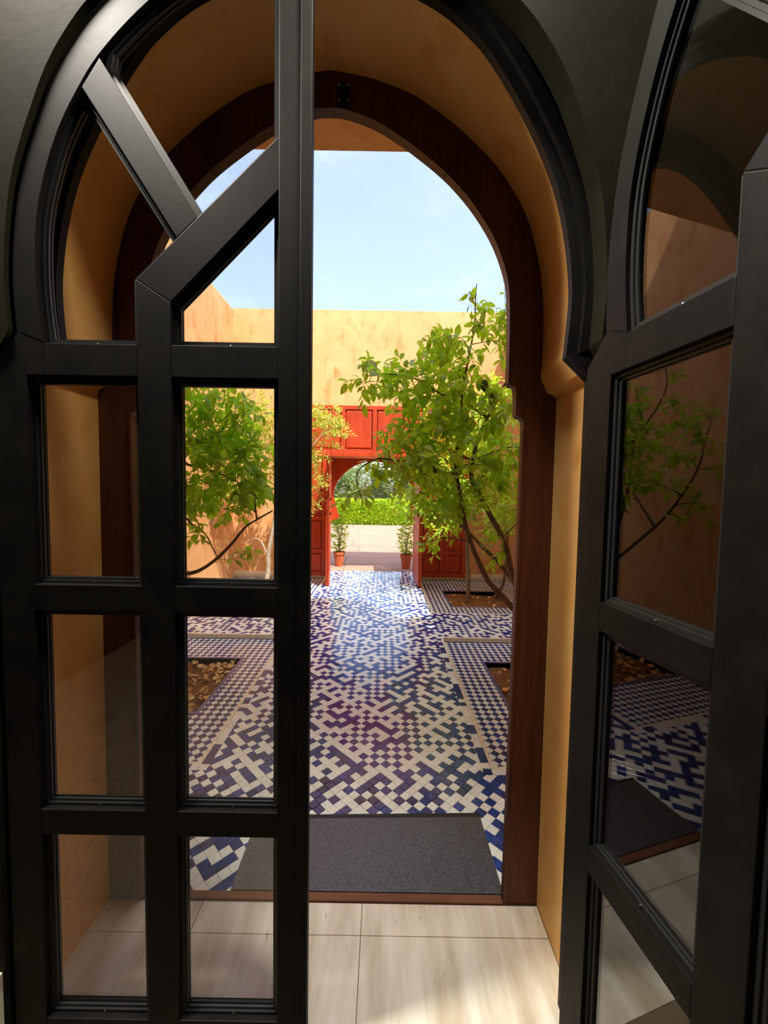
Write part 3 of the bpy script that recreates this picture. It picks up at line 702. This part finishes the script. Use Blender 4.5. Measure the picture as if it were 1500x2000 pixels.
# olive trees beyond the hedge
for k, (x, y, h, rr) in enumerate(((-6.6, 27, 3.1, 1.9), (-2.9, 24.5, 2.9, 1.45), (.6, 26.5, 3.2, 1.5), (3.9, 24.5, 2.9, 1.4), (7.6, 28, 3.3, 1.9), (-1.6, 32, 3.9, 1.9), (3.0, 33, 3.9, 2.0))):
    lab = ['olive tree beyond the hedge, at the left edge of the gate view', 'olive tree just behind the hedge, left in the gate opening', 'olive tree behind the middle of the hedge', 'olive tree behind the hedge, right in the gate opening', 'olive tree beyond the hedge, at the right edge of the gate view', 'taller olive tree in the second row, left', 'taller olive tree in the second row, right'][k]
    tr_ = empty('olive_tree', (x, y, 0), label=lab, cat='tree', group='olive trees beyond the gate')
    b = MB(); b.tube([(0, 0, -.1), (.05, .02, .6), (-.05, 0, 1.1), (.1, 0, h * .6)], [.14, .11, .1, .05], 8); b.build('trunk', 'bark', tr_, smooth=60)
    pts = []
    for q in range(2600):
        v = rv(); v.normalize(); v *= rnd.uniform(.55, 1) ** .6; v = Vector((v.x * rr, v.y * rr, v.z * h * .38)); n_ = noise.noise(v * 1.4) * .5
        pts.append((Vector((x, y, h * .6)) + v * (1 + n_), rv()))
    scatter('foliage', 'olive_leaf', pts, tr_, 'hedge', (1.6, 2.6))
# potted plants outside the gate
def potted(x, y, r, h, lab, top, seed):
    p = empty('potted_plant', (x, y, 0), label=lab, cat='plant')
    b = MB(); b.lathe([(.001, 0), (r * .68, 0), (r * .95, h * .82), (r * 1.08, h * .84), (r * 1.08, h), (r * .93, h), (r * .9, h * .88), (.001, h * .87)], 22); b.build('pot', 'terracotta', p, smooth=40)
    pts = []
    for k in range(420):
        z = rnd.uniform(h, top); w = r * 1.5 * math.sin(PI * min(1, (z - h) / (top - h) * .8 + .15)); a = rnd.uniform(0, 6.28)
        v = Vector((math.cos(a), math.sin(a), rnd.uniform(-.2, .8))); pts.append((Vector((x, y, z)) + Vector((v.x, v.y, 0)) * w * rnd.uniform(.2, 1), v))
    scatter('foliage', 'hedge_leaf', pts, p, 'hedge', (.6, .95))
    b = MB()
    for k in range(7):
        a = k * .9; b.tube([(0, 0, h * .85), (.04 * math.cos(a), .04 * math.sin(a), (h + top) / 2), (r * math.cos(a), r * math.sin(a), top * .92)], [.007, .005, .003], 5)
    b.build('stems', 'bark', p)
potted(.47, 8.1, .12, .30, 'terracotta pot with a leafy plant just outside the right gate leaf', .98, 1)
potted(-.93, 8.3, .12, .30, 'potted leafy plant just outside the gate, half hidden by the left gate leaf', 1.08, 2)

# ================================================================== courtyard trees
def tree(name, root_loc, label, stems, blobs, ntw, mleaf, mbark, kind, size, per, droop=.25, seed=1, single=290, r0=.03, extra=None, spread=.55):
    global rnd
    keep = rnd; rnd = random.Random(seed)
    T = empty(name, root_loc, label=label, cat='tree'); org = Vector(root_loc)
    nodes = []                                           # (point, radius)
    for k, (st, ra, rb) in enumerate(stems):
        P = catmull([tuple(p) for p in st], 6); n = len(P); R = [ra + (rb - ra) * i / (n - 1) for i in range(n)]
        P2 = [Vector(p) + Vector((noise.noise(Vector(p) * 3), noise.noise(Vector(p) * 3 + Vector((9, 9, 9))), 0)) * .02 for p in P]
        b = MB(); b.tube([p - org for p in P2], R, 8); b.build('trunk' if k == 0 else 'branch', mbark, T, smooth=60)
        nodes += [(p, r) for p, r in zip(P2[len(P2) // 5:], R[len(P2) // 5:])]
    tw = MB(); leaves = []
    tot = sum(bl[6] for bl in blobs)
    for k in range(ntw):
        q = rnd.uniform(0, tot)
        for bl in blobs:
            q -= bl[6]
            if q <= 0: break
        v = rv(); v.normalize(); v *= rnd.random() ** .4
        tgt = Vector((max(XL + .16, min(XR - .16, bl[0] + v.x * bl[3])), min(YF - .25, bl[1] + v.y * bl[4]), bl[2] + v.z * bl[5])); _ = Vector((bl[0] + v.x * bl[3], bl[1] + v.y * bl[4], bl[2] + v.z * bl[5]))
        # join to the branch node that is close and below
        best = min(nodes, key=lambda nr: (nr[0] - tgt).length + max(0, nr[0].z - tgt.z) * .8)
        s = best[0]; L = (tgt - s).length
        if L < .06 or L > 1.5: continue
        mid = (s + tgt) / 2 + Vector((0, 0, L * .14)) + rv(.03)
        tipd = (tgt - mid).normalized(); end = tgt + tipd * .08 + Vector((0, 0, -droop * .12))
        C = catmull([tuple(s), tuple(mid), tuple(tgt), tuple(end)], 3)
        rr = min(best[1] * .6, .004 + .006 * L); R = [rr * (1 - .8 * i / (len(C) - 1)) for i in range(len(C))]
        tw.tube([Vector(c) for c in C], R, 5)
        for c, r in list(zip(C, R))[3:7]: nodes.append((Vector(c), r))
        a0 = rnd.uniform(0, 6.28)
        for m in range(per):
            u = 1 - (m / per) ** 1.15 * min(.9, .42 / max(L, .2) + .25); i = min(len(C) - 2, int(u * (len(C) - 1))); f = u * (len(C) - 1) - i
            p = Vector(C[i]).lerp(Vector(C[i + 1]), f); d0 = (Vector(C[i + 1]) - Vector(C[i])).normalized()
            side = d0.cross(Vector((0, 0, 1)));
            if side.length < .1: side = Vector((1, 0, 0))
            side.normalize(); a = a0 + m * 2.4; o = side * math.cos(a) + d0.cross(side) * math.sin(a)
            d = o * spread * 1.5 + d0 * .7 + Vector((0, 0, -droop)) + rv(.15)
            if XL + .09 < p.x < XR - .09 and p.y < YF - .13: leaves.append((p + o * .006, d))
    o = tw.build('twigs', mbark, T, smooth=70, kind='stuff'); o.location = -org
    leaves.sort(key=lambda l: l[0].length + rnd.uniform(0, .3) + (3 if not (-.68 * l[0].y < l[0].x < .34 * l[0].y) else 0))
    bpy.context.view_layer.update()
    scatter('foliage', mleaf, leaves, T, kind, size, rnd, single)
    if extra: extra(T, nodes)
    rnd = keep
    return T
# near right lemon tree: stems read off the photograph, each at its own distance
def W_(*a): return [at(*p) for p in a]
nr = [([Vector((1.5, 3.35, -.14)), Vector((1.28, 3.33, .25))] + W_((1006, 1194, 3.3), (950, 1126, 3.25), (914, 1042, 3.2), (892, 930, 3.15), (900, 850, 3.12), (906, 770, 3.1)), .034, .008),
      ([Vector((1.5, 3.45, -.14))] + W_((1040, 1230, 3.45), (1000, 1126, 3.45), (984, 1062, 3.4), (950, 990, 3.35), (922, 938, 3.3), (922, 900, 3.3), (934, 858, 3.25), (954, 816, 3.2), (992, 746, 3.2), (1010, 690, 3.2)), .03, .009),
      (W_((892, 926, 3.15), (866, 924, 3.05), (840, 920, 2.98), (808, 910, 2.9), (765, 898, 2.8), (735, 898, 2.72), (700, 925, 2.66), (708, 985, 2.62)), .011, .003),
      (W_((954, 816, 3.2), (920, 794, 3.1), (856, 766, 3.0), (816, 742, 2.95), (770, 732, 2.9), (715, 735, 2.85)), .011, .003),
      ([Vector((1.46, 3.5, -.14))] + W_((1030, 1190, 3.6), (996, 1126, 3.6), (936, 1062, 3.6), (904, 1030, 3.55), (860, 985, 3.5), (820, 960, 3.45)), .026, .007),
      (W_((906, 770, 3.1), (915, 700, 3.1), (926, 620, 3.1), (933, 555, 3.1)), .009, .003),
      (W_((1010, 690, 3.2), (1000, 640, 3.15), (985, 600, 3.1)), .008, .003),
      (W_((922, 900, 3.3), (880, 880, 3.4), (840, 850, 3.4), (800, 800, 3.4)), .009, .003)]
def bl(u, v, Y, ru, rv_, ry, w):
    c = at(u, v, Y); k = Y / FPX; return (c.x, c.y, c.z, ru * k, ry, rv_ * k, w)
nrb = [bl(930, 620, 3.1, 16, 70, .12, .5), bl(885, 690, 3.1, 60, 55, .3, 1.2), bl(790, 745, 2.95, 60, 45, .25, 1.1), bl(715, 740, 2.85, 32, 32, .15, .6), bl(900, 790, 3.1, 90, 60, .4, 2.2),
       bl(830, 830, 3.0, 90, 45, .4, 1.5), bl(790, 900, 2.85, 95, 45, .3, 1.5), bl(705, 955, 2.65, 26, 50, .12, .35), bl(950, 900, 3.3, 75, 70, .4, 1.6), bl(860, 970, 3.3, 90, 50, .4, 1.4), bl(985, 640, 3.15, 30, 60, .2, .6),
       bl(990, 1040, 3.4, 40, 70, .3, .5), bl(1060, 800, 3.3, 60, 120, .5, 1.5), bl(1080, 950, 3.4, 60, 80, .5, 1.0), bl(845, 1055, 3.45, 40, 22, .2, .22)]
def fruit(T, nodes):
    r = random.Random(5); me = None
    for k in range(7):
        p, _ = r.choice([n for n in nodes if n[1] < .006 and n[0].z > 1.3])
        b = MB(); b.lathe([(.0005, -.052), (.006, -.047), (.02, -.034), (.026, -.012), (.024, .012), (.014, .028), (.0005, .034)], 12)
        me = me or b.mesh('lemon', 'lemon_fruit', 80); o = link('lemon', me, T); o.location = p - T.location - Vector((0, 0, .035)); tag(o, label='unripe green lemon')
tree('lemon_tree', (1.5, 3.35, -.1), 'near lemon tree on the right, large leaves reaching over the path', nr, nrb, 470, 'lemon_leaf', 'bark', 'lemon', (.48, .98), 13, .3, 3, extra=fruit)
# near left lemon tree
nl = [([Vector((-1.86, 3.3, -.14)), Vector((-1.84, 3.3, .25)), Vector((-1.80, 3.28, .62)), Vector((-1.85, 3.25, 1.0)), Vector((-1.95, 3.2, 1.5)), Vector((-1.9, 3.1, 2.1))], .034, .01),
      ([Vector((-1.82, 3.28, .52)), Vector((-1.75, 3.26, .62))] + W_((342, 1121, 3.25), (370, 1120, 3.25), (395, 1110, 3.25), (430, 1085, 3.25), (455, 1060, 3.22), (478, 1030, 3.2), (500, 1015, 3.2), (530, 998, 3.15)), .022, .006),
      ([Vector((-1.84, 3.26, .95))] + W_((342, 905, 3.2), (370, 908, 3.15), (400, 916, 3.1), (435, 928, 3.05), (470, 945, 3.0), (505, 975, 2.95)), .014, .003),
      ([Vector((-1.84, 3.26, .8))] + W_((345, 1012, 3.2), (375, 1025, 3.2), (402, 1045, 3.2), (418, 1075, 3.2), (428, 1092, 3.2)), .01, .003),
      ([Vector((-1.95, 3.2, 1.5)), Vector((-1.65, 3.1, 1.9))] + W_((420, 850, 3.0), (450, 790, 2.95)), .012, .003),
      ([Vector((-1.9, 3.1, 2.1)), Vector((-2.0, 2.9, 2.5)), Vector((-1.9, 2.85, 2.8))], .01, .003),
      ([Vector((-1.86, 3.27, .9)), Vector((-2.1, 3.0, 1.3)), Vector((-2.2, 2.75, 1.75)), Vector((-2.15, 2.6, 2.2))], .018, .004),
      ([Vector((-2.1, 3.0, 1.3)), Vector((-2.2, 3.4, 1.7)), Vector((-2.2, 3.7, 2.2))], .014, .004),
      (W_((500, 1015, 3.2), (496, 960, 3.2), (492, 900, 3.15)), .008, .003)]
nlb = [bl(375, 775, 3.0, 45, 40, .3, 1.0), bl(450, 800, 3.0, 55, 35, .3, .8), bl(390, 860, 3.05, 65, 45, .35, 1.6), bl(470, 890, 3.05, 55, 50, .3, 1.5), bl(390, 960, 3.15, 60, 45, .35, 1.5), bl(480, 960, 3.1, 50, 40, .3, .9),
       bl(380, 1035, 3.2, 40, 22, .2, .25), bl(500, 920, 3.0, 30, 70, .2, .6), (-1.9, 3.0, 2.3, .45, .5, .45, 1.3), (-2.15, 2.9, 1.8, .4, .5, .45, 1.2), (-2.1, 3.5, 1.9, .4, .4, .5, .8), bl(480, 1085, 3.2, 30, 22, .15, .12)]
tree('lemon_tree', (-1.86, 3.3, -.1), 'near lemon tree on the left, behind the panes of the closed door', nl, nlb, 360, 'lemon_leaf', 'bark', 'lemon', (.48, .96), 13, .3, 4)
# far right tree
fr_ = [([Vector((1.3, 6.05, -.14))] + W_((916, 1130, 6.1), (912, 1080, 6.1), (908, 1000, 6.1), (905, 900, 6.0), (915, 800, 6.0)), .034, .012),
       (W_((908, 1000, 6.1), (940, 930, 6.2), (965, 860, 6.2), (985, 790, 6.2)), .02, .006), (W_((905, 960, 6.1), (880, 900, 6.0), (865, 850, 5.9), (860, 790, 5.9)), .018, .006),
       ([Vector((1.75, 6.3, -.14))] + W_((985, 1130, 6.3), (990, 1040, 6.3), (985, 960, 6.3), (975, 880, 6.3)), .03, .01), (W_((905, 960, 6.1), (860, 950, 5.9), (820, 960, 5.7), (800, 985, 5.6)), .014, .004)]
frb = [bl(900, 830, 6.1, 75, 60, .6, 1.6), bl(960, 880, 6.2, 55, 80, .6, 1.8), bl(860, 910, 5.9, 60, 50, .5, 1.2), bl(970, 990, 6.2, 40, 55, .5, 1.0), bl(890, 970, 6.0, 60, 40, .5, 1.0), bl(800, 985, 5.7, 38, 32, .3, .6), bl(870, 1030, 6.0, 45, 24, .4, .35), bl(960, 780, 6.1, 50, 45, .5, .8)]
tree('citrus_tree', (1.3, 6.05, -.1), 'far tree on the right, slim trunk in front of the red gate panel', fr_, frb, 480, 'lemon_leaf', 'bark', 'lemon', (.5, .9), 10, .15, 6, single=200)
# far left fine-leaved tree
fl_ = [([Vector((-1.86, 6.1, -.14))] + W_((523, 1120, 6.2), (524, 1085, 6.2), (532, 1040, 6.2), (540, 980, 6.2), (545, 900, 6.1), (552, 830, 6.1)), .045, .012),
       (W_((524, 1085, 6.2), (512, 1060, 6.2), (498, 1052, 6.15), (480, 1058, 6.1)), .018, .005), (W_((540, 980, 6.2), (580, 920, 6.1), (620, 860, 6.0), (650, 830, 6.0)), .02, .005),
       (W_((540, 980, 6.2), (500, 900, 6.2), (475, 830, 6.2), (460, 780, 6.2)), .02, .005), (W_((545, 1010, 6.2), (590, 980, 6.1), (620, 960, 6.0)), .012, .004)]
flb = [bl(620, 810, 6.0, 48, 22, .4, .9), bl(650, 840, 6.0, 34, 34, .35, .6), bl(560, 830, 6.1, 70, 60, .5, 2.0), bl(480, 820, 6.2, 60, 70, .5, 2.0), bl(540, 900, 6.1, 60, 60, .5, 1.8), bl(610, 910, 6.0, 36, 55, .35, 1.0), bl(610, 980, 6.0, 26, 30, .3, .45), bl(450, 920, 6.2, 50, 60, .5, 1.2)]
tree('fine_leaved_tree', (-1.86, 6.1, -.1), 'far fine-leaved tree on the left, pale trunk beside the red gate panel', fl_, flb, 520, 'fine_leaf', 'pale_bark', 'fine', (.8, 1.4), 16, .1, 8, single=150, spread=.8)
